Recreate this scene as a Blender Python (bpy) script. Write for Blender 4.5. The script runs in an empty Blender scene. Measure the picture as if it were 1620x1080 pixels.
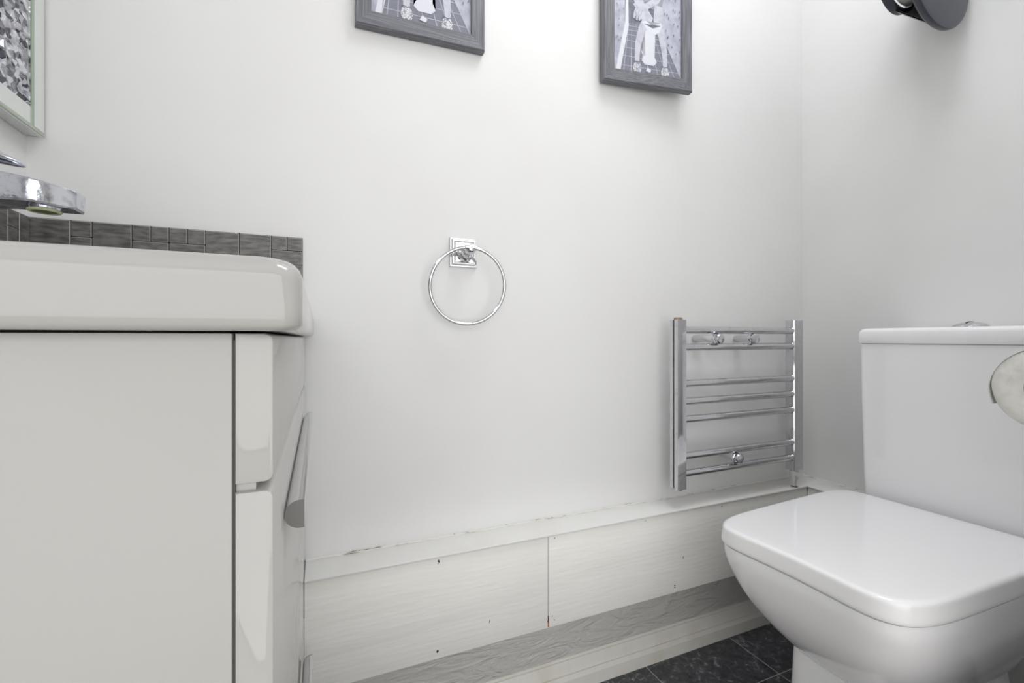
import bpy, bmesh, math, random
from mathutils import Vector, Matrix
random.seed(4)
S = bpy.context.scene
C = S.collection
H = 0.78                       # camera height above the floor; heights below are given relative to the camera
PI = math.pi

# ------------------------------------------------------------------ camera
cam_d = bpy.data.cameras.new('camera'); cam = bpy.data.objects.new('camera', cam_d); C.objects.link(cam)
cam_d.sensor_width = 36.0; cam_d.lens = 16.0
cam_d.shift_y = -5.0/1620.0
cam_d.clip_start = 0.02
cam.location = (0, 0, H)
cam.rotation_euler = (PI/2, 0, -math.atan2(305, 720))
S.camera = cam

# ------------------------------------------------------------------ world, lights, exposure
w = bpy.data.worlds.new('world'); S.world = w; w.use_nodes = True
w.node_tree.nodes['Background'].inputs[0].default_value = (0.95, 0.97, 1.0, 1)
w.node_tree.nodes['Background'].inputs[1].default_value = 0.25
vs = S.view_settings
vs.view_transform = 'Standard'; vs.look = 'None'; vs.gamma = 1.0; vs.use_curve_mapping = False
vs.exposure = 0.20

def area(name, loc, rot, sx, sy, power, col):
    l = bpy.data.lights.new(name, 'AREA'); l.shape = 'RECTANGLE'; l.size = sx; l.size_y = sy
    l.energy = power; l.color = col
    o = bpy.data.objects.new(name, l); C.objects.link(o); o.location = loc; o.rotation_euler = rot
    return o
# fill light added in the unseen hall, and the small ceiling lamp of the room
area('hall_fill_light', (0.0, -1.46, 1.0), (math.radians(90), 0, 0), 2.15, 1.9, 22.0, (0.985, 0.99, 1.0))
area('ceiling_lamp_light', (0.66, 0.42, 2.33), (0, 0, 0), 0.7, 0.45, 7.2, (0.97, 0.98, 1.0))

# ------------------------------------------------------------------ material helpers
def mat(name, col, rough=0.5, metal=0.0, coat=0.0, bump=None, var=None, spec=0.5, bscale=(1,1,1), sub=0.0):
    m = bpy.data.materials.new(name); m.use_nodes = True
    nt = m.node_tree; b = nt.nodes['Principled BSDF']
    b.inputs['Base Color'].default_value = (*col, 1); b.inputs['Roughness'].default_value = rough
    b.inputs['Metallic'].default_value = metal; b.inputs['Coat Weight'].default_value = coat
    b.inputs['Specular IOR Level'].default_value = spec
    tc = nt.nodes.new('ShaderNodeTexCoord'); mp = nt.nodes.new('ShaderNodeMapping')
    nt.links.new(tc.outputs['Object'], mp.inputs[0]); mp.inputs['Scale'].default_value = bscale
    if bump:                                   # (scale, detail, strength, distance)
        n = nt.nodes.new('ShaderNodeTexNoise'); n.inputs['Scale'].default_value = bump[0]; n.inputs['Detail'].default_value = bump[1]
        bp = nt.nodes.new('ShaderNodeBump'); bp.inputs['Strength'].default_value = bump[2]; bp.inputs['Distance'].default_value = bump[3]
        nt.links.new(mp.outputs[0], n.inputs['Vector']); nt.links.new(n.outputs['Fac'], bp.inputs['Height'])
        nt.links.new(bp.outputs[0], b.inputs['Normal'])
    if var:                                    # (scale, detail, second colour, lo, hi)
        n = nt.nodes.new('ShaderNodeTexNoise'); n.inputs['Scale'].default_value = var[0]; n.inputs['Detail'].default_value = var[1]
        nt.links.new(mp.outputs[0], n.inputs['Vector'])
        r = nt.nodes.new('ShaderNodeValToRGB')
        r.color_ramp.elements[0].position = var[3]; r.color_ramp.elements[1].position = var[4]
        r.color_ramp.elements[0].color = (*col, 1); r.color_ramp.elements[1].color = (*var[2], 1)
        nt.links.new(n.outputs['Fac'], r.inputs[0]); nt.links.new(r.outputs[0], b.inputs['Base Color'])
    return m

M = {}
M['wall'] = mat('wall_paint', (0.82, 0.82, 0.815), 0.5, bump=(9, 3, 0.35, 0.004), var=(3.0, 4, (0.79, 0.785, 0.775), 0.45, 0.75))
M['ceiling'] = mat('ceiling_paint', (0.85, 0.85, 0.85), 0.7)
M['hall'] = mat('hall_paint', (0.84, 0.83, 0.81), 0.7)
M['door'] = mat('door_paint', (0.70, 0.69, 0.67), 0.35)
M['board'] = mat('board_paint', (0.93, 0.925, 0.885), 0.45, bump=(26, 6, 0.45, 0.0016), bscale=(0.5, 1, 5), var=(6, 5, (0.88, 0.87, 0.83), 0.45, 0.8))
M['ledge'] = mat('ledge_gloss', (0.84, 0.835, 0.815), 0.28, bump=(30, 4, 0.25, 0.0012), var=(9, 5, (0.78, 0.76, 0.70), 0.5, 0.85))
M['skirt'] = mat('skirting_gloss', (0.80, 0.785, 0.73), 0.3, bump=(22, 5, 0.35, 0.002), var=(14, 6, (0.70, 0.66, 0.57), 0.5, 0.85))
M['hole'] = mat('screw_hole', (0.05, 0.035, 0.03), 0.9)
M['plug'] = mat('red_wall_plug', (0.62, 0.10, 0.07), 0.6)
M['rust'] = mat('rust', (0.10, 0.045, 0.02), 0.9, var=(300, 4, (0.36, 0.22, 0.12), 0.4, 0.6))
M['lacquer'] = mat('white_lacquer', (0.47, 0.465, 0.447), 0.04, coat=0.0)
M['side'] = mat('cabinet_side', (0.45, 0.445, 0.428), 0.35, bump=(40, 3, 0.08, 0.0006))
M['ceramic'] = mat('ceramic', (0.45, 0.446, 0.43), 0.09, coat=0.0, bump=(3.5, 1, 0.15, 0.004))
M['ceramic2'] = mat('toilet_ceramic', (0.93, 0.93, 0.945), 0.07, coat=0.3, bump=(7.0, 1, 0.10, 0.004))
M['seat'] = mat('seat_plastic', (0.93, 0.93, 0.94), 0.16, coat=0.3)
M['chrome'] = mat('chrome', (0.66, 0.66, 0.68), 0.08, 1.0, bump=(60, 3, 0.12, 0.0005), var=(90, 4, (0.52, 0.52, 0.55), 0.55, 0.80))
M['chrome2'] = mat('scaled_chrome', (0.62, 0.64, 0.70), 0.12, 1.0, bump=(55, 5, 0.6, 0.0012), var=(120, 5, (0.30, 0.31, 0.36), 0.5, 0.72))
M['satin'] = mat('brushed_grey_cap', (0.20, 0.20, 0.195), 0.5, 0.3)
M['alu'] = mat('polished_aluminium', (0.88, 0.88, 0.90), 0.16, 1.0)
M['dark'] = mat('dark_gap', (0.035, 0.03, 0.03), 0.9)
M['slate'] = mat('grey_mosaic_tile', (0.070, 0.068, 0.064), 0.35, bump=(220, 5, 0.4, 0.0006), bscale=(0.4, 0.4, 1.6), var=(130, 9, (0.22, 0.215, 0.20), 0.34, 0.74))
M['grout'] = mat('dark_grout', (0.03, 0.03, 0.03), 0.9); M['tedge'] = mat('tile_edge_highlight', (0.42, 0.41, 0.39), 0.5)  # tile edge: highlight along the bevels, painted as a pale colour
M['lime'] = mat('limescale', (0.55, 0.58, 0.36), 0.9, bump=(400, 3, 0.6, 0.001))
M['mesh'] = mat('aerator_mesh', (0.11, 0.13, 0.06), 0.8)
M['frame'] = mat('grey_grained_frame', (0.115, 0.118, 0.135), 0.45, bump=(500, 3, 0.5, 0.0005), bscale=(1, 1, 0.02), var=(600, 4, (0.22, 0.225, 0.25), 0.42, 0.66))
M['frameh'] = mat('grey_grained_frame_rail', (0.115, 0.118, 0.135), 0.45, bump=(500, 3, 0.5, 0.0005), bscale=(0.02, 1, 1), var=(600, 4, (0.22, 0.225, 0.25), 0.42, 0.66))
M['plastic'] = mat('charcoal_plastic', (0.040, 0.045, 0.065), 0.33, bump=(300, 2, 0.15, 0.0004))
M['plastic2'] = mat('grey_inner_plastic', (0.20, 0.19, 0.18), 0.5)
M['paper'] = mat('tissue_paper', (0.80, 0.80, 0.765), 0.95, bump=(150, 4, 0.9, 0.0012), var=(90, 4, (0.70, 0.70, 0.66), 0.45, 0.75))
M['card'] = mat('cardboard_core', (0.42, 0.33, 0.23), 0.9)
M['mirror'] = mat('mirror_glass', (0.90, 0.91, 0.92), 0.02, 1.0)
M['bevelglass'] = mat('silvered_strip', (0.88, 0.90, 0.89), 0.12, 1.0)
M['glassedge'] = mat('green_glass_edge', (0.36, 0.44, 0.33), 0.15, coat=0.5)
M['backing'] = mat('white_backing', (0.80, 0.80, 0.80), 0.4)
M['rubber'] = mat('rubber', (0.04, 0.04, 0.04), 0.8)

def slate_floor():
    m = bpy.data.materials.new('slate_vinyl'); m.use_nodes = True
    nt = m.node_tree; b = nt.nodes['Principled BSDF']; N = nt.nodes.new; L = nt.links.new
    tc = N('ShaderNodeTexCoord'); n1 = N('ShaderNodeTexNoise'); n1.inputs['Scale'].default_value = 48; n1.inputs['Detail'].default_value = 9
    n1.inputs['Roughness'].default_value = 0.72; n1.inputs['Distortion'].default_value = 1.2
    L(tc.outputs['Object'], n1.inputs['Vector'])
    r = N('ShaderNodeValToRGB'); e = r.color_ramp.elements
    e[0].position = 0.36; e[0].color = (0.022, 0.022, 0.026, 1); e[1].position = 0.70; e[1].color = (0.36, 0.36, 0.38, 1)
    x = r.color_ramp.elements.new(0.56); x.color = (0.075, 0.075, 0.083, 1)
    L(n1.outputs['Fac'], r.inputs[0]); L(r.outputs[0], b.inputs['Base Color'])
    b.inputs['Roughness'].default_value = 0.38
    bp = N('ShaderNodeBump'); bp.inputs['Strength'].default_value = 0.5; bp.inputs['Distance'].default_value = 0.002
    L(n1.outputs['Fac'], bp.inputs['Height']); L(bp.outputs[0], b.inputs['Normal'])
    return m
M['floor'] = slate_floor()
M['seam'] = mat('vinyl_seam', (0.42, 0.42, 0.42), 0.6)

def caulk_mat():
    m = bpy.data.materials.new('cracked_caulk'); m.use_nodes = True
    nt = m.node_tree; b = nt.nodes['Principled BSDF']; N = nt.nodes.new; L = nt.links.new
    tc = N('ShaderNodeTexCoord'); mp = N('ShaderNodeMapping'); mp.inputs['Scale'].default_value = (14, 14, 160)
    n1 = N('ShaderNodeTexNoise'); n1.inputs['Scale'].default_value = 1.6; n1.inputs['Detail'].default_value = 8; n1.inputs['Roughness'].default_value = 0.7
    L(tc.outputs['Object'], mp.inputs[0]); L(mp.outputs[0], n1.inputs['Vector'])
    r = N('ShaderNodeValToRGB'); e = r.color_ramp.elements
    e[0].position = 0.555; e[0].color = (0.78, 0.765, 0.72, 1); e[1].position = 0.62; e[1].color = (0.13, 0.11, 0.08, 1)
    L(n1.outputs['Fac'], r.inputs[0]); L(r.outputs[0], b.inputs['Base Color']); b.inputs['Roughness'].default_value = 0.5
    return m
M['caulk'] = caulk_mat()

def plaster_mat():
    m = bpy.data.materials.new('crinkled_paint'); m.use_nodes = True
    nt = m.node_tree; b = nt.nodes['Principled BSDF']; N = nt.nodes.new; L = nt.links.new
    b.inputs['Base Color'].default_value = (0.66, 0.645, 0.615, 1); b.inputs['Roughness'].default_value = 0.35
    tc = N('ShaderNodeTexCoord'); mp = N('ShaderNodeMapping'); mp.inputs['Rotation'].default_value = (0, math.radians(50), 0); mp.inputs['Scale'].default_value = (9, 9, 34)
    n1 = N('ShaderNodeTexNoise'); n1.inputs['Scale'].default_value = 1.0; n1.inputs['Detail'].default_value = 4; n1.inputs['Distortion'].default_value = 2.2
    L(tc.outputs['Object'], mp.inputs[0]); L(mp.outputs[0], n1.inputs['Vector'])
    bp = N('ShaderNodeBump'); bp.inputs['Strength'].default_value = 0.8; bp.inputs['Distance'].default_value = 0.011
    L(n1.outputs['Fac'], bp.inputs['Height']); L(bp.outputs[0], b.inputs['Normal'])
    return m
M['plaster'] = plaster_mat()

def crystal_mat():
    m = bpy.data.materials.new('crushed_glass'); m.use_nodes = True
    nt = m.node_tree; b = nt.nodes['Principled BSDF']; N = nt.nodes.new; L = nt.links.new
    tc = N('ShaderNodeTexCoord'); v = N('ShaderNodeTexVoronoi'); v.inputs['Scale'].default_value = 130
    L(tc.outputs['Object'], v.inputs['Vector'])
    r = N('ShaderNodeValToRGB'); e = r.color_ramp.elements
    sp = N('ShaderNodeSeparateColor'); L(v.outputs['Color'], sp.inputs[0])
    e[0].position = 0.1; e[0].color = (0.05, 0.05, 0.07, 1); e[1].position = 0.97; e[1].color = (0.80, 0.81, 0.87, 1)
    L(sp.outputs[0], r.inputs[0]); L(r.outputs[0], b.inputs['Base Color'])
    b.inputs['Roughness'].default_value = 0.12; b.inputs['Metallic'].default_value = 0.65; b.inputs['Coat Weight'].default_value = 0.6
    return m
M['crystal'] = crystal_mat()

# ------------------------------------------------------------------ mesh helpers
def new(): return bmesh.new()

def box(bm, x0, x1, y0, y1, z0, z1, bev=0.0, seg=2):
    t = bmesh.new()
    bmesh.ops.create_cube(t, size=1)
    for v in t.verts:
        v.co = Vector(((x0+x1)/2+v.co.x*(x1-x0), (y0+y1)/2+v.co.y*(y1-y0), (z0+z1)/2+v.co.z*(z1-z0)))
    if bev > 0:
        bmesh.ops.bevel(t, geom=list(t.edges), offset=bev, segments=seg, profile=0.5, affect='EDGES', clamp_overlap=True)
    merge(bm, t); return bm

def merge(bm, t):
    me = bpy.data.meshes.new('tmp'); t.to_mesh(me); t.free(); bm.from_mesh(me); bpy.data.meshes.remove(me)

def loft(bm, rings, cap=True, closed=True):
    rv = [[bm.verts.new(p) for p in r] for r in rings]
    n = len(rings[0])
    for a, b in zip(rv[:-1], rv[1:]):
        for i in range(n if closed else n-1):
            j = (i+1) % n
            bm.faces.new((a[i], a[j], b[j], b[i]))
    if cap:
        bm.faces.new(list(reversed(rv[0]))); bm.faces.new(rv[-1])
    return bm

def frame_of(axis):
    a = Vector(axis).normalized(); u = a.orthogonal().normalized()
    if abs(a.z) < 0.9: u = a.cross(Vector((0, 0, 1))).normalized()
    return a, u, a.cross(u)

def lathe(bm, origin, axis, prof, n=32, cap=True, phase=0.0):
    """prof: list of (distance along the axis, radius)"""
    a, u, v = frame_of(axis); o = Vector(origin)
    rings = [[o+a*d+(u*math.cos(2*PI*i/n+phase)+v*math.sin(2*PI*i/n+phase))*max(r, 1e-5) for i in range(n)] for d, r in prof]
    return loft(bm, rings, cap)

def tube(bm, pts, r, n=12, closed=False):
    pts = [Vector(p) for p in pts]; m = len(pts); rings = []
    for i, p in enumerate(pts):
        if closed: d = pts[(i+1) % m]-pts[i-1]
        else: d = pts[min(i+1, m-1)]-pts[max(i-1, 0)]
        d.normalize(); ref = Vector((0, 0, 1)) if abs(d.z) < 0.95 else Vector((1, 0, 0))
        if closed: ref = Vector((0, 1, 0)) if abs(d.y) < .9 else Vector((0, 0, 1))
        u = d.cross(ref).normalized(); v = d.cross(u)
        rings.append([p+(u*math.cos(2*PI*k/n)+v*math.sin(2*PI*k/n))*r for k in range(n)])
    if closed: rings.append(rings[0])
    t = bmesh.new(); loft(t, rings, cap=not closed)
    if closed: bmesh.ops.remove_doubles(t, verts=t.verts, dist=1e-6)
    merge(bm, t); return bm

def prism(bm, poly, ext0, ext1, axis):
    """poly in the two other axes (order x,y,z with the axis taken out), extruded along axis"""
    def P(p, e):
        if axis == 'x': return (e, p[0], p[1])
        if axis == 'y': return (p[0], e, p[1])
        return (p[0], p[1], e)
    return loft(bm, [[P(p, ext0) for p in poly], [P(p, ext1) for p in poly]])

def obj(name, bm, m, parent=None, smooth=35, kind=None):
    """coordinates relative to the camera height -> world -> local to the parent"""
    bmesh.ops.recalc_face_normals(bm, faces=bm.faces)
    if smooth:
        for f in bm.faces: f.smooth = True
        for e in bm.edges:
            if len(e.link_faces) == 2 and e.calc_face_angle(0) > math.radians(smooth): e.smooth = False
    bm.verts.ensure_lookup_table()
    vs_ = [v.co for v in bm.verts]
    for v in bm.verts: v.co.z += H
    me = bpy.data.meshes.new(name)
    if parent is None:
        c = Vector((sum(v.x for v in vs_)/len(vs_), sum(v.y for v in vs_)/len(vs_), min(v.z for v in vs_)))
    else:
        c = parent.matrix_basis.translation.copy()
        if parent.parent: c += parent.parent.matrix_basis.translation
    for v in bm.verts: v.co -= c
    bm.to_mesh(me); bm.free()
    for mm in (m if isinstance(m, (list, tuple)) else [m]): me.materials.append(mm)
    o = bpy.data.objects.new(name, me); C.objects.link(o)
    if parent is None: o.location = c
    else: o.parent = parent
    if kind: o['kind'] = kind
    return o

def struct(name, bm, m, parent=None, smooth=35):
    return obj(name, bm, m, parent, smooth, None if parent else 'structure')

def thing(name, label, cat, loc, group=None, kind=None):
    o = bpy.data.objects.new(name, None); C.objects.link(o); o.location = (loc[0], loc[1], loc[2]+H)
    o.empty_display_size = 0.05
    if label: o['label'] = label
    if cat: o['category'] = cat
    if group: o['group'] = group
    if kind: o['kind'] = kind
    return o

def tag(o, label, cat, group=None):
    o['label'] = label; o['category'] = cat
    if group: o['group'] = group
    return o

# ------------------------------------------------------------------ room
XL, XR, YB, YN = -0.3986, 1.308, 0.90, 0.15
ZF, ZC = -H, 1.58
struct('wall_back', box(new(), XL-0.1, XR+0.1, YB, YB+0.1, ZF, ZC), M['wall'])
struct('wall_left', box(new(), XL-0.1, XL, YN-0.1, YB, ZF, ZC), M['wall'])
struct('wall_right', box(new(), XR, XR+0.1, YN-0.1, YB, ZF, ZC), M['wall'])
b = new(); box(b, 0.70, XR, YN-0.10, YN, ZF, ZC); box(b, XL, -0.34, YN-0.10, YN, ZF, ZC); box(b, -0.34, 0.70, YN-0.10, YN, 1.25, ZC)
struct('wall_front', b, M['wall'])
struct('ceiling', box(new(), XL-0.1, XR+0.1, YN-0.1, YB+0.1, ZC, ZC+0.1), M['ceiling'])
# floor: dark slate effect vinyl with thin pale seams; unseen hall floor made pale to bounce light
struct('floor_hall', box(new(), -1.2, 1.6, -1.6, YN-0.1, ZF-0.05, ZF), mat('pale_bounce_floor', (0.62, 0.58, 0.52), 0.5, var=(12, 4, (0.55, 0.50, 0.44), .4, .7), bscale=(6, .5, 1)))
b = new(); box(b, -1.2, 1.6, YN-0.1, YB+0.1, ZF-0.05, ZF)
fl = struct('floor', b, M['floor'])
b = new()
for k in range(-6, 3):
    x = 0.985+0.27*k; box(b, x-0.0008, x+0.0008, YN-0.1, YB, ZF-0.001, ZF+0.0004)
for k in range(-2, 1):
    y = 0.7317+0.30*k; box(b, -1.1, 1.3, y-0.0008, y+0.0008, ZF-0.001, ZF+0.0004)
obj('floor_seam', b, M['seam'], fl, 0)
# hall behind the camera
struct('wall_hall_left', box(new(), -1.2, -1.1, -1.6, YN-0.1, ZF, ZC), M['hall'])
struct('wall_hall_right', box(new(), 1.5, 1.6, -1.6, YN-0.1, ZF, ZC), M['hall'])
struct('wall_hall_rear', box(new(), -1.1, 1.5, -1.6, -1.5, ZF, ZC), M['hall'])
struct('ceiling_hall', box(new(), -1.2, 1.6, -1.6, YN-0.1, ZC, ZC+0.1), M['ceiling'])
b = new()
for x0, x1 in ((-0.40, -0.34), (0.70, 0.76)):
    box(b, x0, x1, YN-0.115, YN-0.10, ZF, 1.31, 0.004)
box(b, -0.40, 0.76, YN-0.116, YN-0.10, 1.25, 1.31, 0.004)
struct('trim_2', b, M['door'])

# skirting board with a moulded top, below the pipe boxing
def skirt_poly(y, s):
    return [(y, ZF), (y-s*0.028, ZF), (y-s*0.028, -0.752), (y-s*0.0235, -0.7475), (y-s*0.0225, -0.7445), (y-s*0.0195, -0.7440), (y-s*0.0165, -0.735), (y-s*0.0125, -0.726), (y-s*0.010, -0.7215), (y-s*0.0075, -0.7210), (y-s*0.006, -0.716), (y, -0.716)]
struct('baseboard_back', prism(new(), skirt_poly(YB, 1), -0.0229, XR, 'x'), M['skirt'])
b = new(); box(b, -0.0229, XR, YB-0.004, YB-0.0002, -0.718, -0.50, 0.001)
struct('wall_lower_plaster', b, M['plaster'])

# pipe boxing: a ledge and painted boards, along the back wall and round the corner
ZT, ZB, YX, XX = -0.4005, -0.592, 0.828, 1.224
tr = thing('trim_1', None, None, (0.43, 0.86, ZF), kind='structure')
b = new()
box(b, -0.0229, XR, YX-0.0035, YB, ZT-0.0045, ZT, 0.0012)
obj('ledge', b, M['ledge'], tr)
b = new(); box(b, XX-0.003, XR, 0.60, YX-0.0036, ZT-0.0045, ZT, 0.0012)
obj('ledge', b, M['ledge'], tr)
for x0, x1 in ((-0.0229, 0.4305), (0.4320, XX+0.012)):
    obj('front_board', box(new(), x0, x1, YX, YX+0.012, ZB, ZT-0.0048, 0.0008), M['board'], tr)
obj('side_board', box(new(), XX, XX+0.012, 0.60, YX-0.001, ZB, ZT-0.0048, 0.0008), M['board'], tr)
def speck(x, z, w_, h_, m=None, y=YX):
    b = new()
    n = 9
    pts = [(x+math.cos(2*PI*i/n)*w_*random.uniform(.6, 1.1), z+math.sin(2*PI*i/n)*h_*random.uniform(.6, 1.1)) for i in range(n)]
    prism(b, pts, y-0.0005, y+0.002, 'y')
    return obj('screw_hole', b, m or M['hole'], tr)
for (x, z, w_, h_) in ((0.2035, -0.412, .0021, .0032), (0.2025, -0.4165, .0008, .0008), (0.2011, -0.578, .0022, .0030), (0.4455, -0.4105, .0014, .0014),
                       (0.4452, -0.5785, .0013, .0013), (0.4405, -0.570, .0005, .003), (0.762, -0.5795, .0015, .0018), (0.762, -0.5745, .0028, .0006),
                       (0.788, -0.515, .0010, .0028), (0.9104, -0.4125, .0014, .0014), (0.3035, -0.548, .0005, .004), (0.678, -0.4115, .001, .001)):
    speck(x, z, w_, h_)
b = new(); box(b, 0.4301, 0.4325, YX-0.0006, YX+0.004, -0.590, -0.5795, 0.0003)
obj('wall_plug', b, M['plug'], tr)
b = new(); box(b, 0.4302, 0.4324, YX-0.0004, YX+0.003, -0.5795, -0.568, 0.0003); box(b, 0.4288, 0.4310, YX-0.0012, YX+0.003, -0.5795, -0.5775, 0.0003)
obj('joint_gap', b, M['dark'], tr)
b = new(); box(b, 0.4306, 0.4319, YX+0.004, YX+0.011, ZB, ZT-0.0048); box(b, -0.022, XX, YX-0.0004, YX+0.008, ZT-0.0053, ZT-0.0042)
obj('joint_gap', b, M['dark'], tr)
# cracked bead of caulk where the ledge meets the walls
def bead(p0, p1, r0):
    pts = []; n = 90
    for i in range(n+1):
        p = Vector(p0).lerp(Vector(p1), i/n)
        pts.append(p+Vector((0, 0, random.uniform(-.0006, .0006))))
    b = new(); tube(b, pts, r0, 6); return b
obj('caulk_bead', bead((-0.022, YB-0.0005, ZT+0.0002), (XR, YB-0.0005, ZT+0.0002), 0.0027), M['caulk'], tr)
obj('caulk_bead', bead((XR-0.0005, YB, ZT+0.0002), (XR-0.0005, 0.60, ZT+0.0002), 0.0027), M['caulk'], tr)

# mosaic tile upstand above the basin, turning on to the left wall
def tiles():
    b = new(); g = 0.0014; zt = 0.179; y0 = YB-0.007
    box(b, XL, -0.0275, YB-0.0052, YB-0.0002, zt-0.1345, zt)         # grout bed
    for f in b.faces: f.material_index = 1
    k = len(b.faces)
    def T(x0, x1, za, zb): box(b, x0+g/2, x1-g/2, y0, YB-0.001, zb+g/2, za-g/2, 0.0008, 1)
    cols = [(-0.3986, -0.346, 'B'), (-0.346, -0.3205, 'n'), (-0.3205, -0.2715, 'B'), (-0.2715, -0.2235, 'c'), (-0.2235, -0.1735, 'c'),
            (-0.1735, -0.125, 'B'), (-0.125, -0.0765, 'B'), (-0.0765, -0.0275, 'c')]
    for i, (a, c, t) in enumerate(cols):
        m = (a+c)/2
        for r in range(3):
            z1 = zt-r*0.049; z0 = max(z1-0.049, zt-0.134); tt = t if r % 2 == 0 else {'B': 'c', 'c': 'B', 'n': 'n'}[t]
            if z1-z0 < 0.03 and tt != 'B': z0 = z1-0.0245
            if tt == 'B': T(a, c, z1, z0)
            elif tt == 'n': T(a, c, z1, z1-0.0245); (z1-z0 > .03) and T(a, c, z1-0.0245, z0)
            else:
                T(a, m, z1, z1-0.0245); T(m, c, z1, z1-0.0245); (z1-z0 > .03) and T(a, c, z1-0.0245, z0)
    box(b, XL+0.0002, XL+0.0052, 0.27, YB-0.0075, zt-0.1345, zt)
    fs = list(b.faces)
    for f in fs[-6:]: f.material_index = 1
    y = YB-0.0075; i = 0; nb = len(b.faces)
    while y > 0.30:
        wdt = 0.026 if i % 3 < 2 else 0.049
        for r in range(3):
            z1 = zt-r*0.049; z0 = max(z1-0.049, zt-0.134)
            if i % 3 == 1 and z1-z0 > .03:
                for za, zb in ((z1, z1-0.0245), (z1-0.0245, z0)): box(b, XL+0.001, XL+0.007, y-wdt+g/2, y-g/2, zb+g/2, za-g/2, 0.0006, 1)
            else: box(b, XL+0.001, XL+0.007, y-wdt+g/2, y-g/2, z0+g/2, z1-g/2, 0.0006, 1)
        y -= wdt; i += 1
    for f in b.faces:
        f.normal_update(); nn = f.normal
        if f.material_index == 0 and max(abs(nn.x), abs(nn.y), abs(nn.z)) < 0.9: f.material_index = 2
    return b
o = obj('tile_upstand', tiles(), [M['slate'], M['grout'], M['tedge']], None, 0)
tag(o, 'strip of dark grey mosaic tiles on the walls just above the white washbasin', 'tiles')

# ------------------------------------------------------------------ vanity unit
VF, VN, VB, V0 = -0.023, 0.2815, 0.8965, 0.0030      # front face, near side, far side, top
CB = -0.0428                                          # where the cabinet side ends and the drawer fronts begin
V = thing('vanity_unit', 'glossy white vanity unit with drawers, under the washbasin on the left', 'bathroom cabinet', (-0.2, 0.58, ZF))
b = new()
box(b, XL+0.001, CB, VN, VN+0.016, ZF+0.0005, V0-0.0003, 0.0008)
box(b, XL+0.001, CB, VB-0.086, VB-0.070, ZF+0.0005, V0-0.0003, 0.0008)
box(b, XL+0.001, XL+0.015, VN+0.016, VB-0.086, ZF+0.08, V0-0.004)
box(b, XL+0.015, CB-0.001, VN+0.016, VB-0.086, ZF+0.08, ZF+0.096)
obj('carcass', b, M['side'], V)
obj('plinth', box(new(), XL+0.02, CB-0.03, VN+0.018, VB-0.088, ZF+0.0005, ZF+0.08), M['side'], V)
obj('shadow_gap', box(new(), CB-0.0008, CB+0.0013, VN+0.002, VB-0.072, ZF+0.09, V0-0.004), mat('grey_joint', (0.09, 0.088, 0.08), 0.8), V)
YE = VB-0.002
def front(z0, z1, r):
    t = new(); box(t, CB+0.0012, VF, VN, YE, z0, z1)
    return t
def drawer_front(z0, z1):
    b = new(); c = 0.0042
    poly = [(CB+0.0012, z0), (VF-c, z0), (VF-c*0.3, z0+c*0.3), (VF, z0+c), (VF, z1-c), (VF-c*0.3, z1-c*0.3), (VF-c, z1), (CB+0.0012, z1)]
    loft(b, [[(p[0], VN+0.0015 if False else VN, p[1]) for p in poly], [(p[0], YE, p[1]) for p in poly]])
    e = [e for e in b.edges if all(abs(v.co.y-VN) < 1e-6 for v in e.verts)]
    bmesh.ops.bevel(b, geom=e, offset=0.0016, segments=2, affect='EDGES', profile=0.5)
    return b
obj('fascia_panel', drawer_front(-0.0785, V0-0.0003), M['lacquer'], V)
def handle(parent, zc):
    b = new(); r = 0.0098; c = VF+0.0078
    poly = [(VF+0.0132, zc+r)]
    n = 18
    for i in range(n+1):
        a = PI/2+PI*i/n
        poly.append((VF+0.0105+r*1.04*math.cos(a), zc+r*math.sin(a)))
    poly.append((VF+0.0132, zc-r))
    loft(b, [[(p[0], 0.360, p[1]) for p in poly], [(p[0], 0.778, p[1]) for p in poly]])
    for y0, y1 in ((0.3585, 0.3600), (0.7780, 0.7795)):
        k = len(b.faces); loft(b, [[(p[0], y0, p[1]) for p in poly], [(p[0], y1, p[1]) for p in poly]])
        for f in list(b.faces)[k:]: f.material_index = 1
    h = obj('handle', b, [M['alu'], M['satin']], parent); h['label'] = 'polished metal bar handle'
    return h
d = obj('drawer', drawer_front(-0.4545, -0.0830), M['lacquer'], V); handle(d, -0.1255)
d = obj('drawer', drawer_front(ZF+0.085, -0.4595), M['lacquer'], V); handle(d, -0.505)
for za in (-0.0830, -0.4595):
    obj('gap_strip', box(new(), CB+0.0013, VF-0.009, VN+0.004, YE-0.01, za, za+0.0045), M['side'], V)

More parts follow.
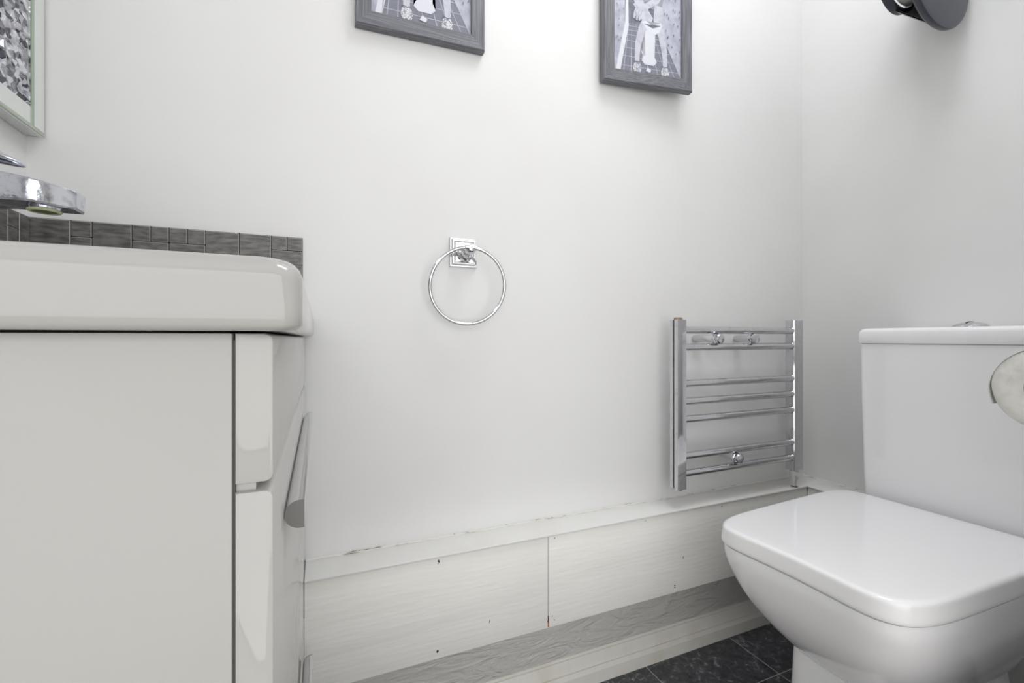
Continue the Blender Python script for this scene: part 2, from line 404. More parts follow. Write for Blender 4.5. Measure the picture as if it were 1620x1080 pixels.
# ------------------------------------------------------------------ washbasin
def rrect(x0, x1, y0, y1, r, z, n=8):
    pts = []
    for cx, cy, a0 in ((x1-r, y1-r, 0), (x0+r, y1-r, PI/2), (x0+r, y0+r, PI), (x1-r, y0+r, 1.5*PI)):
        for i in range(n+1):
            a = a0+PI/2*i/n; pts.append((cx+r*math.cos(a), cy+r*math.sin(a), z))
    return pts
def basin():
    b = new(); X0, X1, Y0, Y1 = XL+0.0075, -0.0085, 0.2685, YB-0.0075
    zb, zt = 0.0038, 0.0445; R = 0.013
    rings = []
    rings.append(rrect(X0+0.05, X1-0.06, Y0+0.06, Y1-0.06, 0.03, zb+0.001))
    rings.append(rrect(X0+0.003, X1-0.012, Y0+0.010, Y1-0.003, 0.008, zb))
    rings.append(rrect(X0+0.001, X1-0.003, Y0+0.0025, Y1-0.001, 0.010, zb+0.0006))
    rings.append(rrect(X0, X1, Y0+0.0005, Y1, 0.011, zb+0.0035))
    rings.append(rrect(X0, X1+0.0, Y0, Y1, 0.012, zb+0.01))
    for i in range(7):
        a = PI/2*i/6; s = R*(1-math.cos(a)); rings.append(rrect(X0+s*0.2, X1-s, Y0+s, Y1-s*0.2, 0.014, zt-R+R*math.sin(a)))
    # inner bowl
    bx0, bx1, by0, by1 = X0+0.105, X1-0.040, Y0+0.055, Y1-0.055
    rings.append(rrect(bx0-0.006, bx1+0.006, by0-0.006, by1+0.006, 0.05, zt-0.0004))
    rings.append(rrect(bx0, bx1, by0, by1, 0.046, zt-0.005))
    rings.append(rrect(bx0+0.012, bx1-0.012, by0+0.02, by1-0.02, 0.045, zt-0.05))
    rings.append(rrect(bx0+0.03, bx1-0.03, by0+0.05, by1-0.05, 0.05, zt-0.085))
    rings.append(rrect(bx0+0.07, bx1-0.07, by0+0.15, by1-0.15, 0.03, zt-0.092))
    loft(b, rings[::-1] if False else rings, cap=False)
    # outer underside of the bowl closes the solid
    b2 = [rings[0], rrect(X0+0.10, X1-0.065, Y0+0.07, Y1-0.07, 0.05, -0.02), rrect(X0+0.13, X1-0.09, Y0+0.12, Y1-0.12, 0.05, -0.058)]
    loft(b, b2, cap=False)
    f = [b.verts.new(p) for p in rings[-1]]; b.faces.new(f)
    f = [b.verts.new(p) for p in b2[-1]]; b.faces.new(f)
    bmesh.ops.remove_doubles(b, verts=b.verts, dist=1e-6)
    return b
B = thing('washbasin', 'white ceramic washbasin with a rounded rim on the vanity unit', 'sink', (-0.2, 0.58, V0))
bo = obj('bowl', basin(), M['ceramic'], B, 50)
b = new(); lathe(b, (-0.165, 0.58, -0.0475), (0, 0, 1), [(0, 0.022), (0.003, 0.022), (0.0045, 0.019), (0.006, 0.012), (0.007, 0.0)], 24)
obj('drain_plug', b, M['chrome'], B)

# ------------------------------------------------------------------ mixer tap
TY = 0.585
TP = thing('mixer_tap', 'chrome single lever mixer tap with limescaled spout above the washbasin', 'tap', (-0.335, TY, 0.0446))
b = new(); lathe(b, (-0.335, TY, 0.0446), (0, 0, 1), [(0, 0.026), (0.005, 0.026), (0.007, 0.0235), (0.075, 0.0215), (0.105, 0.021), (0.108, 0.018)], 32)
obj('body', b, M['chrome2'], TP)
def spout():
    b = new(); rings = []
    # along x: bottom z, top z, half width
    for (x, zb, zt, hw) in ((-0.350, 0.118, 0.166, 0.015), (-0.330, 0.126, 0.168, 0.0185), (-0.300, 0.133, 0.1665, 0.020), (-0.270, 0.1365, 0.163, 0.021),
                            (-0.250, 0.137, 0.160, 0.0215), (-0.240, 0.1365, 0.1582, 0.0215)):
        e = 0.0018
        rings.append([(x, TY-hw, zb+e), (x, TY-hw+e, zb), (x, TY+hw-e, zb), (x, TY+hw, zb+e), (x, TY+hw, zt-e), (x, TY+hw-e, zt), (x, TY-hw+e, zt), (x, TY-hw, zt-e)])
    # chamfered blunt tip, narrower at the nose
    for (x, zb, zt, n0, n1) in ((-0.2375, 0.1362, 0.1578, -0.0205, 0.0205), (-0.216, 0.1355, 0.1545, -0.006, 0.0165), (-0.214, 0.1375, 0.1535, -0.004, 0.014)):
        e = 0.0015
        rings.append([(x, TY+n0, zb+e), (x, TY+n0+e, zb), (x, TY+n1-e, zb), (x, TY+n1, zb+e), (x, TY+n1, zt-e), (x, TY+n1-e, zt), (x, TY+n0+e, zt), (x, TY+n0, zt-e)])
    rings = [[(p[0]-0.006*(p[0]+0.35)/0.13, p[1], p[2]-0.009) for p in r] for r in rings]
    return loft(b, rings)
obj('spout', spout(), M['chrome2'], TP, 28)
b = new(); lathe(b, (-0.246, TY, 0.1320), (0, 0, -1), [(0, 0.0122), (0.0065, 0.0122), (0.0075, 0.0118)], 32, cap=True)
ae = obj('aerator', b, M['chrome2'], TP)
b = new(); lathe(b, (-0.246, TY, 0.1247), (0, 0, -1), [(0, 0.0123), (0.0012, 0.0127), (0.0022, 0.0119), (0.0022, 0.0098), (0.0004, 0.0096), (0.0002, 0.0123)], 36, cap=False)
obj('limescale_ring', b, M['lime'], ae)
b = new(); lathe(b, (-0.246, TY, 0.1242), (0, 0, -1), [(0, 0.0098), (0.0010, 0.0098), (0.0013, 0.008), (0.0013, 0.0)], 28)
obj('outlet_mesh', b, M['mesh'], ae)
def lever():
    b = new(); rings = []
    for (x, z, t, hw) in ((-0.352, 0.170, 0.008, 0.017), (-0.338, 0.178, 0.010, 0.020), (-0.318, 0.180, 0.0105, 0.0195), (-0.298, 0.1770, 0.0090, 0.018), (-0.282, 0.1730, 0.0068, 0.0155), (-0.268, 0.1688, 0.0042, 0.011), (-0.2622, 0.1668, 0.0025, 0.006), (-0.260, 0.1658, 0.001, 0.002)):
        rings.append([(x, TY+hw*math.cos(a), z+t*math.sin(a)*(1.0 if math.sin(a) < 0 else 0.8)) for a in [2*PI*k/16 for k in range(16)]])
    return loft(b, rings)
lv = obj('lever', lever(), M['chrome2'], TP, 40)
b = new(); lathe(b, (-0.335, TY, 0.150), (0, 0, 1), [(0, 0.019), (0.018, 0.019), (0.026, 0.016), (0.030, 0.010)], 24)
obj('lever_base', b, M['chrome2'], lv)

# ------------------------------------------------------------------ mirror with crushed crystal border (left wall)
MX, MY0, MY1, MZ0, MZ1 = -0.3765, 0.352, 0.8945, 0.2985, 0.90
MR = thing('wall_mirror', 'silver wall mirror with a crushed crystal border on the left wall', 'mirror', (XL+0.01, 0.62, MZ0))
obj('back_panel', box(new(), XL+0.0008, MX-0.004, MY0, MY1, MZ0, MZ1, 0.001), M['backing'], MR)
def ring_slab(y0, y1, z0, z1, wd, xa, xb, wy=None):
    wy = wy or wd
    b = new(); box(b, xa, xb, y0, y0+wy, z0, z1); box(b, xa, xb, y1-wy, y1, z0, z1)
    box(b, xa, xb, y0+wy, y1-wy, z0, z0+wd); box(b, xa, xb, y0+wy, y1-wy, z1-wd, z1); return b
obj('bevelled_strip', ring_slab(MY0, MY1, MZ0, MZ1, 0.030, MX-0.004, MX, 0.032), M['bevelglass'], MR)
# green glass edges: along the outer bottom and the inner upright
b = new()
box(b, MX-0.001, MX+0.0012, MY0, MY1-0.001, MZ0-0.0003, MZ0+0.0055, 0.0006)
box(b, MX-0.001, MX+0.0010, MY1-0.0335, MY1-0.0270, MZ0+0.001, MZ1, 0.0004)
obj('glass_edge', b, M['glassedge'], MR)
def crystals():
    b = new(); xa = MX-0.004
    y0, y1, z0, z1, wd = MY0+0.033, MY1-0.0335, MZ0+0.030, MZ1-0.032, 0.068
    rnd = random.Random(9)
    def field(ya, yb, za, zb):
        nu = max(2, int((yb-ya)/0.0062)); nv = max(2, int((zb-za)/0.0062)); g = []
        for i in range(nu+1):
            row = []
            for j in range(nv+1):
                ed = i in (0, nu) or j in (0, nv)
                jy = 0 if ed else rnd.uniform(-.0026, .0026); jz = 0 if ed else rnd.uniform(-.0026, .0026)
                row.append(b.verts.new((xa+(0 if ed else rnd.uniform(0.001, 0.0055)), ya+(yb-ya)*i/nu+jy, za+(zb-za)*j/nv+jz)))
            g.append(row)
        for i in range(nu):
            for j in range(nv):
                q = (g[i][j], g[i+1][j], g[i+1][j+1], g[i][j+1])
                if rnd.random() < .5: b.faces.new((q[0], q[1], q[2])); b.faces.new((q[0], q[2], q[3]))
                else: b.faces.new((q[0], q[1], q[3])); b.faces.new((q[1], q[2], q[3]))
    field(y0, y0+wd, z0, z1); field(y1-wd, y1, z0, z1); field(y0+wd, y1-wd, z0, z0+wd); field(y0+wd, y1-wd, z1-wd, z1)
    return b
obj('crystal_border', crystals(), M['crystal'], MR, 0)
obj('mirror_glass', box(new(), MX-0.004, MX-0.001, MY0+0.1015, MY1-0.102, MZ0+0.0985, MZ1-0.1005), M['mirror'], MR)

# ------------------------------------------------------------------ towel ring
RX, RZ = 0.2715, 0.1750
TR = thing('towel_ring', 'chrome towel ring on a square plate, alone in the middle of the wall', 'towel ring', (RX, YB, RZ))
b = new()
def sq(y, h): return [(RX-h, y, RZ-h*1.04), (RX+h, y, RZ-h*1.04), (RX+h, y, RZ+h*1.04), (RX-h, y, RZ+h*1.04)]
loft(b, [sq(YB-0.0003, .0285), sq(YB-0.004, .0285), sq(YB-0.0055, .0275), sq(YB-0.0055, .0255), sq(YB-0.009, .0235), sq(YB-0.0095, .0225), sq(YB-0.0095, .0212), sq(YB-0.0125, .0198), sq(YB-0.0118, .0185)])
obj('wall_plate', b, M['chrome'], TR, 15)
b = new(); lathe(b, (RX+0.001, YB-0.0115, RZ-0.004), (0.05, -1, 0.12), [(0, .0165), (.002, .0160), (.0045, .0120), (.008, .0095), (.014, .0085), (.020, .0085), (.026, .0102), (.033, .0112), (.039, .0100), (.043, .0065), (.0445, .0)], 28)
obj('post', b, M['chrome'], TR)
yc = YB-0.0485; rr = 0.0745
cz = RZ+0.0025-rr
tilt = math.radians(7)
pts = []
for k in range(72):
    a = 2*PI*k/72; pts.append((RX-0.001+rr*math.cos(a)*math.cos(tilt), yc-rr*math.cos(a)*math.sin(tilt)+(1-math.sin(a))*0.010, cz+rr*math.sin(a)))
b = new(); tube(b, pts, 0.0036, 14, closed=True)
obj('ring', b, M['chrome'], TR)
b = new(); lathe(b, (RX-0.010, yc+0.0010, RZ+0.0030), (1, -0.12, 0), [(0, .005), (.0008, .0062), (.019, .0062), (.0198, .005)], 20)
obj('ring_bush', b, M['chrome'], TR)

# ------------------------------------------------------------------ towel radiator
RD = thing('towel_radiator', 'small chrome ladder towel radiator on the back wall beside the corner', 'radiator', (0.97, 0.835, ZT))
YF = 0.822
def rail(x0, x1, z0, z1, slot):
    b = new(); yb = YF+0.027
    if slot:       # seam recess along the outer side
        poly = [(x0+.004, YF), (x1-.002, YF), (x1, YF+.002), (x1, yb-.002), (x1-.002, yb), (x0+.002, yb), (x0, yb-.002), (x0, YF+.0155), (x0+.005, YF+.0150), (x0+.005, YF+.0105), (x0, YF+.0100), (x0, YF+.004), (x0+.001, YF+.001)]
    else:
        poly = [(x0+.002, YF), (x1-.002, YF), (x1, YF+.002), (x1, yb-.002), (x1-.002, yb), (x0+.002, yb), (x0, yb-.002), (x0, YF+.002)]
    prism(b, poly, z0, z1, 'z'); return b
RL = obj('rail', rail(0.7655, 0.7935, -0.3535, 0.0435, True), M['chrome'], RD, 30)
RR = obj('rail', rail(1.164, 1.200, -0.3530, 0.0480, False), M['chrome'], RD, 30)
for z in (0.0198, -0.0207, -0.1068, -0.1489, -0.1911, -0.2778, -0.3190):
    b = new(); tube(b, [(0.7925, YF+.0105, z), (1.1675, YF+.0105, z)], 0.0090, 20)
    br = obj('bar', b, M['chrome'], RD)
    b = new(); lathe(b, (1.1665, YF+.0105, z), (-1, 0, 0), [(0, .0102), (.003, .0102), (.005, .0091)], 18)
    obj('end_collar', b, M['chrome'], br)
def bracket(xw, zw, xc, zc):
    a = Vector((xw, YB-0.0005, zw)); c = Vector((xc, YF+0.006, zc)); d = (c-a); L = d.length; d.normalize()
    b = new(); lathe(b, a, d, [(0, .0088), (.002, .0094), (L-.012, .0082), (L-.010, .0070), (L, .0070)], 24)
    st = obj('bracket', b, M['chrome'], RD)
    b = new(); lathe(b, c-d*0.010, d, [(0, .0118), (.001, .0132), (.010, .0132), (.011, .0118)], 6)
    obj('hex_collar', b, M['chrome'], st, 20)
    b = new(); lathe(b, c+d*0.001, d, [(0, .0090), (.003, .0090), (.004, .0126), (.009, .0126), (.0115, .0108), (.0125, .0070), (.013, 0)], 24)
    obj('cap', b, M['chrome'], st)
bracket(0.893, -0.0008, 0.895, -0.0010)
bracket(1.040, -0.0008, 1.017, -0.0010)
bracket(0.968, -0.298, 0.961, -0.2985)
b = new(); lathe(b, (0.7795, YF+0.0135, 0.0432), (0, 0, 1), [(0, .0100), (.0045, .0100), (.006, .0080)], 18)
o = obj('vent_plug', b, mat('corroded_cap', (0.22, 0.17, 0.12), 0.6, 0.5, var=(150, 4, (0.45, 0.36, 0.27), .4, .6)), RD); o['label'] = 'corroded brown vent plug'
b = new(); lathe(b, (0.7795, YF+0.0135, -0.3532), (0, 0, -1), [(0, .0090), (.0045, .0090), (.006, .0070)], 18)
obj('blanking_plug', b, M['chrome'], RD)
b = new(); lathe(b, (1.1825, YF+0.0135, -0.3528), (0, 0, -1), [(0, .0080), (.003, .0080), (.0032, .0120), (.0040, .0128), (.0185, .0122), (.0215, .0105), (.0360, .0052), (.0405, .0046), (.0465, .0046)], 6)
vl = obj('valve', b, M['chrome'], RD, 15)
b = new(); lathe(b, (1.1825, YF+0.0135, ZT+0.0016), (0, 0, -1), [(0, .0060), (.0014, .0095)], 14)
o = obj('rust_stain', b, M['rust'], vl)

# ------------------------------------------------------------------ toilet
YT = 0.474
TO = thing('toilet', 'white close-coupled toilet with its square seat lid shut, below the right wall', 'toilet', (1.0, YT, ZF))
def sec(z, xf, xb, hwf, hwb, nf=4.2, n=96, bulge=0.0, yc=0.4884, rot=0.0178):
    """one horizontal section: superelliptic nose at the front (small x), square at the back"""
    pts = []; xm = (xf+xb)/2; a = (xb-xf)/2
    for i in range(n):
        t = 2*PI*i/n; c_, s_ = math.cos(t), math.sin(t)
        e = nf if c_ < 0 else 9.0
        x = xm+a*math.copysign(abs(c_)**(2/e), c_)
        u = (x-xf)/(xb-xf); hw = hwf+(hwb-hwf)*u*u*(3-2*u)
        y = hw*math.copysign(abs(s_)**(2/e), s_)
        x += bulge*(y/0.16)**2*(1-min(1, u*3))
        xo = 0.93
        pts.append((0.0035+xo+(x-xo)*math.cos(rot)-y*math.sin(rot), yc+(x-xo)*math.sin(rot)+y*math.cos(rot), z))
    return pts
def interp_rings(keys, m=6):
    out = []
    for k in range(len(keys)-1):
        p0 = keys[max(k-1, 0)]; p1 = keys[k]; p2 = keys[k+1]; p3 = keys[min(k+2, len(keys)-1)]
        for j in range(m):
            t = j/m
            out.append([0.5*((2*b_)+(-a_+c_)*t+(2*a_-5*b_+4*c_-d_)*t*t+(-a_+3*b_-3*c_+d_)*t**3) for a_, b_, c_, d_ in zip(p0, p1, p2, p3)])
    out.append(list(keys[-1])); return out
keys = [(-0.3735, .6745, 1.20, .1625, .178, 5.3, 96, -.018), (-0.395, .6745, 1.20, .1625, .174, 5.1, 96, -.017), (-0.430, .681, 1.19, .157, .170, 4.5, 96, -.013), (-0.460, .693, 1.17, .149, .158, 4.0, 96, -.010),
        (-0.490, .712, 1.15, .138, .145, 3.6, 96, -.007), (-0.515, .734, 1.13, .127, .133, 3.3, 96, -.004), (-0.538, .758, 1.12, .116, .124, 3.2, 96, 0.), (-0.556, .780, 1.115, .106, .116, 3.4, 96, 0.)]
b = new(); rg = [sec(*k[:6], 96, k[7]) for k in interp_rings([list(k) for k in keys], 4)]
k0 = keys[0]
top = [sec(-0.3722, .6785, 1.197, .159, .175, 5.3, 96, -.018), sec(-0.3718, .70, 1.18, .14, .155, 4.6, 96, -.01)]
rg = top[::-1]+rg+[sec(-0.562, .790, 1.112, .101, .110, 3.6)]
loft(b, rg)
obj('pan', b, M['ceramic2'], TO, 60)
b = new()
ped = [(-0.5615, .789, 1.112, .100, .106, 5.0), (-0.575, .786, 1.115, .099, .104, 5.2), (-0.64, .780, 1.14, .099, .104, 5.5), (-0.72, .772, 1.17, .102, .106, 5.5), (-0.7795, .766, 1.18, .106, .106, 5.5)]
loft(b, [sec(*k[:6]) for k in interp_rings([list(k) for k in ped], 3)])
obj('pedestal', b, M['ceramic2'], TO, 60)
# seat lid
def lid_ring(z, g, dz=0):
    return sec(z, .6727+g, 1.108-g, .1635-g, .1790-g, 5.3, 120, -.0187)
b = new(); zt = -0.3400; zb = -0.3705
rg = [lid_ring(zb, .010), lid_ring(zb, .001), lid_ring(zb+.002, 0.0003)]
for i in range(5): rg.append(lid_ring(zb+.0055+.0043*i, 0.0003+.0004*i))
for i in range(1, 7):
    a = PI/2*i/6; rg.append(lid_ring(zt-.0065+.0065*math.sin(a), .002+.0075*(1-math.cos(a))))
rg += [lid_ring(zt+.0005, .03), lid_ring(zt+.001, .07), lid_ring(zt+.0012, .12)]
loft(b, rg)
obj('seat_lid', b, M['seat'], TO, 60)
b = new(); lathe(b, (1.085, YT-0.07, -0.3775), (0, 0, 1), [(0, .012), (.016, .012), (.018, .010)], 20); lathe(b, (1.085, YT+0.07, -0.3775), (0, 0, 1), [(0, .012), (.016, .012), (.018, .010)], 20)
# cistern
cy0, cy1 = YT-0.166, YT+0.166
def crect(z, x0, x1, y0, y1, r=0.010): return rrect(x0, x1, y0, y1, r, z, 6)
b = new()
loft(b, [crect(-0.3712, 1.130, 1.296, cy0+.012, cy1-.012), crect(-0.367, 1.124, 1.298, cy0+.008, cy1-.008), crect(-0.30, 1.1215, 1.300, cy0+.005, cy1-.0055), crect(-0.10, 1.120, 1.302, cy0+.001, cy1-.001), crect(-0.0125, 1.120, 1.303, cy0, cy1)])
obj('cistern', b, M['ceramic2'], TO, 40)
b = new(); x0, x1, y0, y1 = 1.1165, 1.3045, cy0-.004, cy1+.0035
rg = [crect(-0.0125, x0+.006, x1-.002, y0+.006, y1-.006), crect(-0.0108, x0+.001, x1, y0+.001, y1-.001), crect(-0.008, x0, x1, y0, y1)]
rg.append(crect(0.012, x0+.001, x1, y0+.001, y1-.001))
for i in range(1, 6):
    a = PI/2*i/5; s_ = .011*(1-math.cos(a)); rg.append(crect(0.0125+.0095*math.sin(a), x0+.001+s_, x1-s_*.3, y0+.001+s_, y1-.001-s_, .012))
rg.append(crect(0.0232, x0+.05, x1-.05, y0+.05, y1-.05, .012))
loft(b, rg); cl = obj('cistern_lid', b, M['ceramic2'], TO, 40)
b = new(); lathe(b, (1.205, YT+0.008, 0.0228), (0, 0, 1), [(0, .0285), (.0015, .0285), (.003, .0272), (.0060, .0225), (.0085, .0160), (.0098, .0100), (.0100, 0)], 36)
fb = obj('flush_button', b, M['chrome'], TO)
b = new(); tube(b, [(1.205-.02, YT+.008, .0315), (1.205-.01, YT+.008, .0330), (1.205, YT+.008, .0334), (1.205+.01, YT+.008, .0330), (1.205+.02, YT+.008, .0315)], 0.0008, 6)
obj('button_split', b, M['dark'], fb)
b = new(); tube(b, [(1.18, YT-0.03, -0.3775+0.001), (1.18, YT-0.03, -0.376)], 0.01, 8); 
b.free()

# ------------------------------------------------------------------ pictures
M['p_floor'] = mat('print_tile_grey', (0.20, 0.21, 0.26), 0.35); M['p_line'] = mat('print_pale_line', (0.50, 0.51, 0.58), 0.35)
M['p_wall'] = mat('print_rough_wall', (0.36, 0.37, 0.45), 0.35, var=(45, 6, (0.50, 0.51, 0.60), 0.35, 0.65)); M['p_dark'] = mat('print_dark_grey', (0.13, 0.135, 0.17), 0.35, var=(60, 4, (0.24, 0.245, 0.29), .4, .7))
M['p_skin'] = mat('print_light_skin', (0.56, 0.57, 0.64), 0.35, var=(70, 3, (0.42, 0.43, 0.50), .45, .75)); M['p_white'] = mat('print_white', (0.70, 0.71, 0.77), 0.35)
M['p_shade'] = mat('print_mid_grey', (0.30, 0.31, 0.37), 0.35)
M['p_shoe'] = mat('print_patterned_shoe', (0.68, 0.69, 0.74), 0.35, var=(420, 3, (0.22, 0.22, 0.26), .50, .56))
def strip(pts, w0, w1=None):
    """polygon around a polyline, width tapering from w0 to w1"""
    w1 = w0 if w1 is None else w1; P = [Vector(p).to_2d() if False else Vector((p[0], p[1])) for p in pts]; L_, R_ = [], []
    for i, p in enumerate(P):
        d = (P[min(i+1, len(P)-1)]-P[max(i-1, 0)]).normalized(); nrm = Vector((-d.y, d.x)); ww = (w0+(w1-w0)*i/(len(P)-1))/2
        L_.append(p+nrm*ww); R_.append(p-nrm*ww)
    return [tuple(q) for q in L_+R_[::-1]]
def ell(cx, cy, rx, ry, n=20, t=0): return [(cx+rx*math.cos(2*PI*i/n), cy+ry*math.sin(2*PI*i/n)) for i in range(n)]
def art_layers():
    """drawn on a 756 wide sheet, x right, y up from the bottom edge, height about 1080"""
    A = []
    A.append(('p_wall', [(0, 0), (756, 0), (756, 1080), (0, 1080)]))
    A.append(('p_floor', [(60, 0), (756, 0), (500, 470), (160, 470)]))
    A.append(('p_dark', [(125, 470), (500, 470), (520, 1080), (125, 1080)]))
    A.append(('p_white', [(25, 0), (75, 0), (165, 440), (160, 760), (135, 780), (128, 470)]))
    for x0, x1 in ((110, 168), (190, 200), (290, 245), (390, 300), (490, 360), (590, 410), (680, 455)):
        A.append(('p_line', strip([(x0, 0), (x1, 465)], 6, 3)))
    for y in (60, 150, 230, 300, 355, 400, 440):
        xl = 60+100*y/470+10; xr = 756-256*y/470
        A.append(('p_line', strip([(xl, y), (xr, y)], 5)))
    A.append(('p_line', strip([(750, 10), (505, 465)], 7, 4)))
    # seated figure in dark clothes
    A.append(('p_shade', [(235, 640), (270, 800), (300, 1080), (560, 1080), (560, 780), (520, 640)]))
    A.append(('p_dark', [(300, 800), (330, 1080), (540, 1080), (545, 830), (420, 770)]))
    A.append(('p_white', [(330, 470), (460, 470), (450, 180), (475, 130), (440, 95), (340, 95), (305, 130), (330, 180)]))     # pedestal of the toilet
    A.append(('p_shade', strip([(335, 420), (340, 180)], 10, 8))); A.append(('p_white', strip([(300, 330), (296, 230), (318, 190)], 16, 12)))
    A.append(('p_skin', strip([(255, 690), (330, 600), (400, 520)], 120, 90)))     # thighs
    A.append(('p_skin', strip([(505, 680), (490, 600), (480, 520)], 110, 90)))
    A.append(('p_skin', strip([(385, 560), (310, 430), (265, 280), (250, 90)], 100, 46)))     # shins
    A.append(('p_skin', strip([(480, 560), (530, 400), (560, 240), (572, 80)], 100, 44)))
    A.append(('p_white', [(305, 500), (350, 515), (430, 480), (520, 520), (535, 490), (500, 420), (440, 390), (385, 410)]))  # cloth across the knees
    A.append(('p_shade', strip([(330, 488), (430, 455), (515, 490)], 6)))
    A.append(('p_skin', strip([(560, 1040), (530, 850), (470, 730), (360, 655), (290, 640)], 84, 50)))   # arm
    A.append(('p_skin', strip([(210, 800), (250, 690), (300, 640)], 60, 60)))
    for (x, y, a, b_) in ((222, 520, 262, 620), (250, 505, 285, 610), (280, 505, 305, 610), (305, 520, 322, 615)):
        A.append(('p_skin', strip([(a, b_+20), (x+8, y+50), (x, y)], 34, 18)))
    A.append(('p_skin', [(235, 650), (330, 690), (340, 610), (300, 580), (250, 600)]))
    A.append(('p_shade', strip([(228, 560), (262, 625)], 4))); A.append(('p_shade', strip([(257, 550), (288, 615)], 4))); A.append(('p_shade', strip([(290, 550), (310, 612)], 4)))
    for cx, cy in ((255, 50), (565, 40)):
        A.append(('p_shoe', ell(cx, cy, 44, 62))); A.append(('p_dark', strip([(cx-38, cy+62), (cx, cy+52), (cx+36, cy+62)], 8)))
    A.append(('p_white', [(350, 30), (400, 22), (410, 48), (372, 70)]))
    for k in range(34):
        x = random.Random(k).uniform(560, 745); y = random.Random(k+99).uniform(200, 1000)
        if (x-505)/(251) > 1-(y-10)/455: A.append(('p_dark', ell(x, y, 5, 12, 8)))
    for k in range(14):
        x = random.Random(k+7).uniform(8, 110); y = random.Random(k+55).uniform(250, 1000); A.append(('p_dark', ell(x, y, 4, 10, 8)))
    return A
LAY = art_layers()
def picture(label, x0, y0, zb, wd, ht, yaw, fw, th, roll=0.0):
    """(x0, y0) is the bottom left front corner; the picture leans out by yaw from the wall"""
    p = thing('framed_picture', label, 'picture', (x0, y0, zb), 'framed black and white prints on the back wall')
    c_, s_ = math.cos(yaw), math.sin(yaw)
    def Wp(u, d, v): return Vector((x0+u*c_+d*s_, y0-u*s_+d*c_, zb+v+u*math.tan(roll)))
    def slab(polyA, polyB, m, name):
        b = new(); loft(b, [[Wp(*q) for q in polyA], [Wp(*q) for q in polyB]]); return obj(name, b, m, p, 20)
    e = 0.0025
    def rail_(a, b_, c2, d2, m):      # mitred rail: outer a-b, inner d2-c2
        bm_ = new()
        o0, o1, i1, i0 = a, b_, c2, d2
        def ins(q, k):
            cx, cz = wd/2, ht/2; return (q[0]+math.copysign(k, cx-q[0]), q[1]+math.copysign(k, cz-q[1]))
        f = [(*ins(o0, e), ), (*ins(o1, e), ), i1, i0]
        rings = [[Wp(o0[0], th, o0[1]), Wp(o1[0], th, o1[1]), Wp(i1[0], th, i1[1]), Wp(i0[0], th, i0[1])],
                 [Wp(o0[0], 0.003, o0[1]), Wp(o1[0], 0.003, o1[1]), Wp(i1[0], 0.003, i1[1]), Wp(i0[0], 0.003, i0[1])],
                 [Wp(ins(o0, e)[0], 0, ins(o0, e)[1]), Wp(ins(o1, e)[0], 0, ins(o1, e)[1]), Wp(i1[0], 0.0012, i1[1]), Wp(i0[0], 0.0012, i0[1])]]
        loft(bm_, rings); return obj('frame_rail', bm_, m, p, 15)
    O = [(0, 0), (wd, 0), (wd, ht), (0, ht)]; I = [(fw, fw), (wd-fw, fw), (wd-fw, ht-fw), (fw, ht-fw)]
    rail_(O[0], O[1], I[1], I[0], M['frameh']); rail_(O[1], O[2], I[2], I[1], M['frame'])
    rail_(O[2], O[3], I[3], I[2], M['frameh']); rail_(O[3], O[0], I[0], I[3], M['frame'])
    slab([(fw-.004, .0075, fw-.004), (wd-fw+.004, .0075, fw-.004), (wd-fw+.004, .0075, ht-fw+.004), (fw-.004, .0075, ht-fw+.004)],
         [(fw-.004, th-.001, fw-.004), (wd-fw+.004, th-.001, fw-.004), (wd-fw+.004, th-.001, ht-fw+.004), (fw-.004, th-.001, ht-fw+.004)], M['dark'], 'backing_board')
    # the print
    b = new(); iw = wd-2*fw; ih = ht-2*fw; s = iw/756; keys_ = []; mats = []
    names = []
    for m, poly in LAY:
        if m not in names: names.append(m)
    for k, (m, poly) in enumerate(LAY):
        pts = [(max(0, min(756, q[0])), max(0, min(ih/s, q[1]))) for q in poly]
        if k == 0: pts = [(0, 0), (756, 0), (756, ih/s), (0, ih/s)]
        try:
            f = b.faces.new([b.verts.new(Wp(fw+q[0]*s, 0.0072-0.00003*k, fw+q[1]*s)) for q in pts])
            f.material_index = names.index(m)
        except ValueError: pass
    bmesh.ops.triangulate(b, faces=b.faces)
    for f in b.faces:
        pass
    o = obj('print', b, [M[n] for n in names], p, 0)
    return p
picture('wider grey framed black and white bathroom print, left of the other on the wall', 0.0610, 0.8815, 0.5805, 0.2525, 0.34, 0.0, 0.0285, 0.0165, math.radians(1.9))
picture('grey framed black and white print nearest the room corner, its right side leaning out', 0.5985, 0.8760, 0.5930, 0.2445, 0.34, math.radians(5.5), 0.0290, 0.0165, math.radians(2.2))

# ------------------------------------------------------------------ dispenser high on the right wall
DX, DZ = 1.187, 0.752
DP = thing('paper_dispenser', 'charcoal plastic paper dispenser mounted high on the right wall', 'dispenser', (1.29, 0.55, 0.63))
def disc_ring(y, r, cx, cz, n=64, k=1.0): return [(cx+r*math.cos(2*PI*i/n), y, cz+r*k*math.sin(2*PI*i/n)) for i in range(n)]
b = new(); loft(b, [disc_ring(.534, .102, DX, DZ), disc_ring(.530, .1065, DX, DZ), disc_ring(.523, .1080, DX, DZ), disc_ring(.520, .1060, DX, DZ), disc_ring(.5185, .098, DX, DZ)])
obj('side_plate', b, M['plastic'], DP, 40)
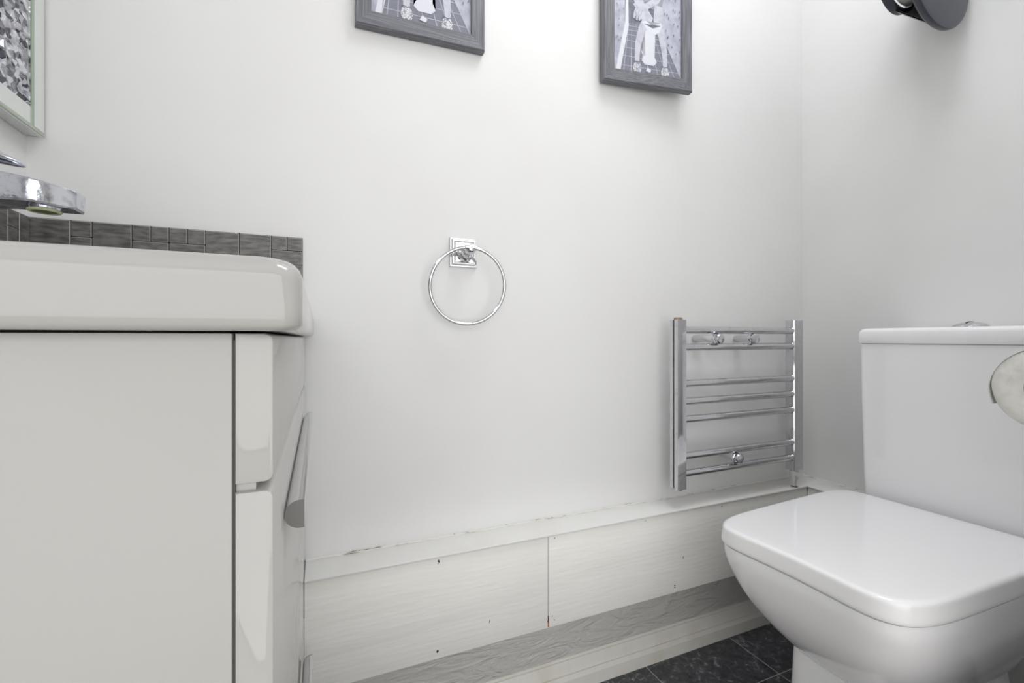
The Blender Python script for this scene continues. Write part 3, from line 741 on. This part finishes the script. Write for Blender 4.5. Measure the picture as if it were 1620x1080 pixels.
# tapered shell that is open at the far left
def shell():
    b = new(); n = 40; R0, R1 = .100, .062; pts0, pts1, q0, q1 = [], [], [], []
    for i in range(n+1):
        a = math.radians(-100)+math.radians(200)*i/n      # wraps bottom, wall side and top
        for lst, r, y, cx, cz in ((pts0, R0, .532, DX, DZ), (pts1, R1, .612, DX+.022, DZ+.051), (q0, R0-.004, .532, DX, DZ), (q1, R1-.004, .612, DX+.022, DZ+.051)):
            lst.append((cx+r*math.cos(a), y, cz+r*math.sin(a)))
    loft(b, [pts0, pts1, q1, q0, pts0], cap=False, closed=False); bmesh.ops.remove_doubles(b, verts=b.verts, dist=1e-6); return b
obj('shell', shell(), M['plastic2'], DP, 40)
t = new(); cx, cz = DX+.022, DZ+.051
rg = [disc_ring(.618, .063, cx, cz), disc_ring(.606, .065, cx, cz), disc_ring(.602, .063, cx, cz), disc_ring(.602, .0565, cx, cz), disc_ring(.618, .0565, cx, cz), disc_ring(.618, .063, cx, cz)]
loft(t, rg, cap=False); bmesh.ops.remove_doubles(t, verts=t.verts, dist=1e-6)
obj('rim', t, M['plastic'], DP, 40)
b = new(); tube(b, [(cx-.035, .612, cz-.043), (cx+.018, .612, cz+.050)], 0.009, 8)
obj('hub_arm', b, M['plastic'], DP)
b = new(); box(b, 1.258, XR-.0005, .536, .600, DZ-.01, DZ+.10, .004)
obj('wall_bracket', b, M['plastic'], DP)
b = new(); rg = [disc_ring(.5365, .018, cx, cz), disc_ring(.5365, .0545, cx, cz), disc_ring(.600, .0545, cx, cz), disc_ring(.600, .018, cx, cz)]
loft(b, rg+[rg[0]], cap=False); bmesh.ops.remove_doubles(b, verts=b.verts, dist=1e-6)
tag(obj('paper_roll', b, M['paper'], None, 40), 'white paper roll held inside the dark dispenser up on the right wall', 'paper roll')

# ------------------------------------------------------------------ toilet roll and its holder (right foreground)
HY, HZ = 0.235, -0.0575
HO = thing('toilet_roll_holder', 'chrome arm holding the toilet roll beside the cistern', 'toilet roll holder', (0.9, YN, HZ))
b = new(); tube(b, [(0.740, HY, HZ), (0.880, HY, HZ), (0.889, HY-.003, HZ), (0.892, HY-.012, HZ), (0.892, YN+.004, HZ)], 0.0055, 12)
obj('arm', b, M['chrome'], HO)
b = new(); lathe(b, (0.892, YN+.0005, HZ), (0, 1, 0), [(0, .024), (.004, .024), (.006, .021), (.007, .01)], 28)
obj('wall_rose', b, M['chrome'], HO)
b = new(); xa, xb = 0.752, 0.850
def yzring(x, r, n=72, wob=0): return [(x, HY+(r+wob*math.sin(5*2*PI*i/n))*math.cos(2*PI*i/n), HZ+(r+wob*math.sin(3*2*PI*i/n+1))*math.sin(2*PI*i/n)) for i in range(n)]
rg = [yzring(xa+.0005, .020), yzring(xa, .022), yzring(xa-.0004, .035, wob=.0004), yzring(xa, .0466, wob=.0005), yzring(xa+.0006, .0472, wob=.0005), yzring(xb-.001, .0472, wob=.0005), yzring(xb, .046), yzring(xb, .020)]
loft(b, rg+[rg[0]], cap=False); bmesh.ops.remove_doubles(b, verts=b.verts, dist=1e-6)
RO = thing('toilet_roll', 'white toilet roll with a loose sheet at the right edge, in front of the cistern', 'toilet roll', (0.8, HY, HZ-.05))
obj('roll', b, M['paper'], RO, 50)
b = new(); rg = [yzring(xa+.002, .0202), yzring(xa+.002, .0188), yzring(xb-.002, .0188), yzring(xb-.002, .0202)]
loft(b, rg+[rg[0]], cap=False); bmesh.ops.remove_doubles(b, verts=b.verts, dist=1e-6)
obj('core', b, M['card'], RO, 50)
# loose outer sheet lifting off at the wall side of the roll
b = new(); A0, A1 = [], []; n = 30
for i in range(n+1):
    a = math.radians(125)-math.radians(150)*i/n; lift = .0002+.0040*max(0, (i-16)/(n-16))**1.6
    for r_, lst in ((.0476+lift, A0),): lst.append((HY+r_*math.cos(a), HZ+r_*math.sin(a)))
rings = []
for x in (xa-.0006, xa+.03, xa+.06, xb-.001): rings.append([(x, p[0], p[1]) for p in A0]+[(x, HY+(p[0]-HY)*.988, HZ+(p[1]-HZ)*.988) for p in A0[::-1]])
loft(b, rings); obj('loose_sheet', b, M['paper'], RO, 50)
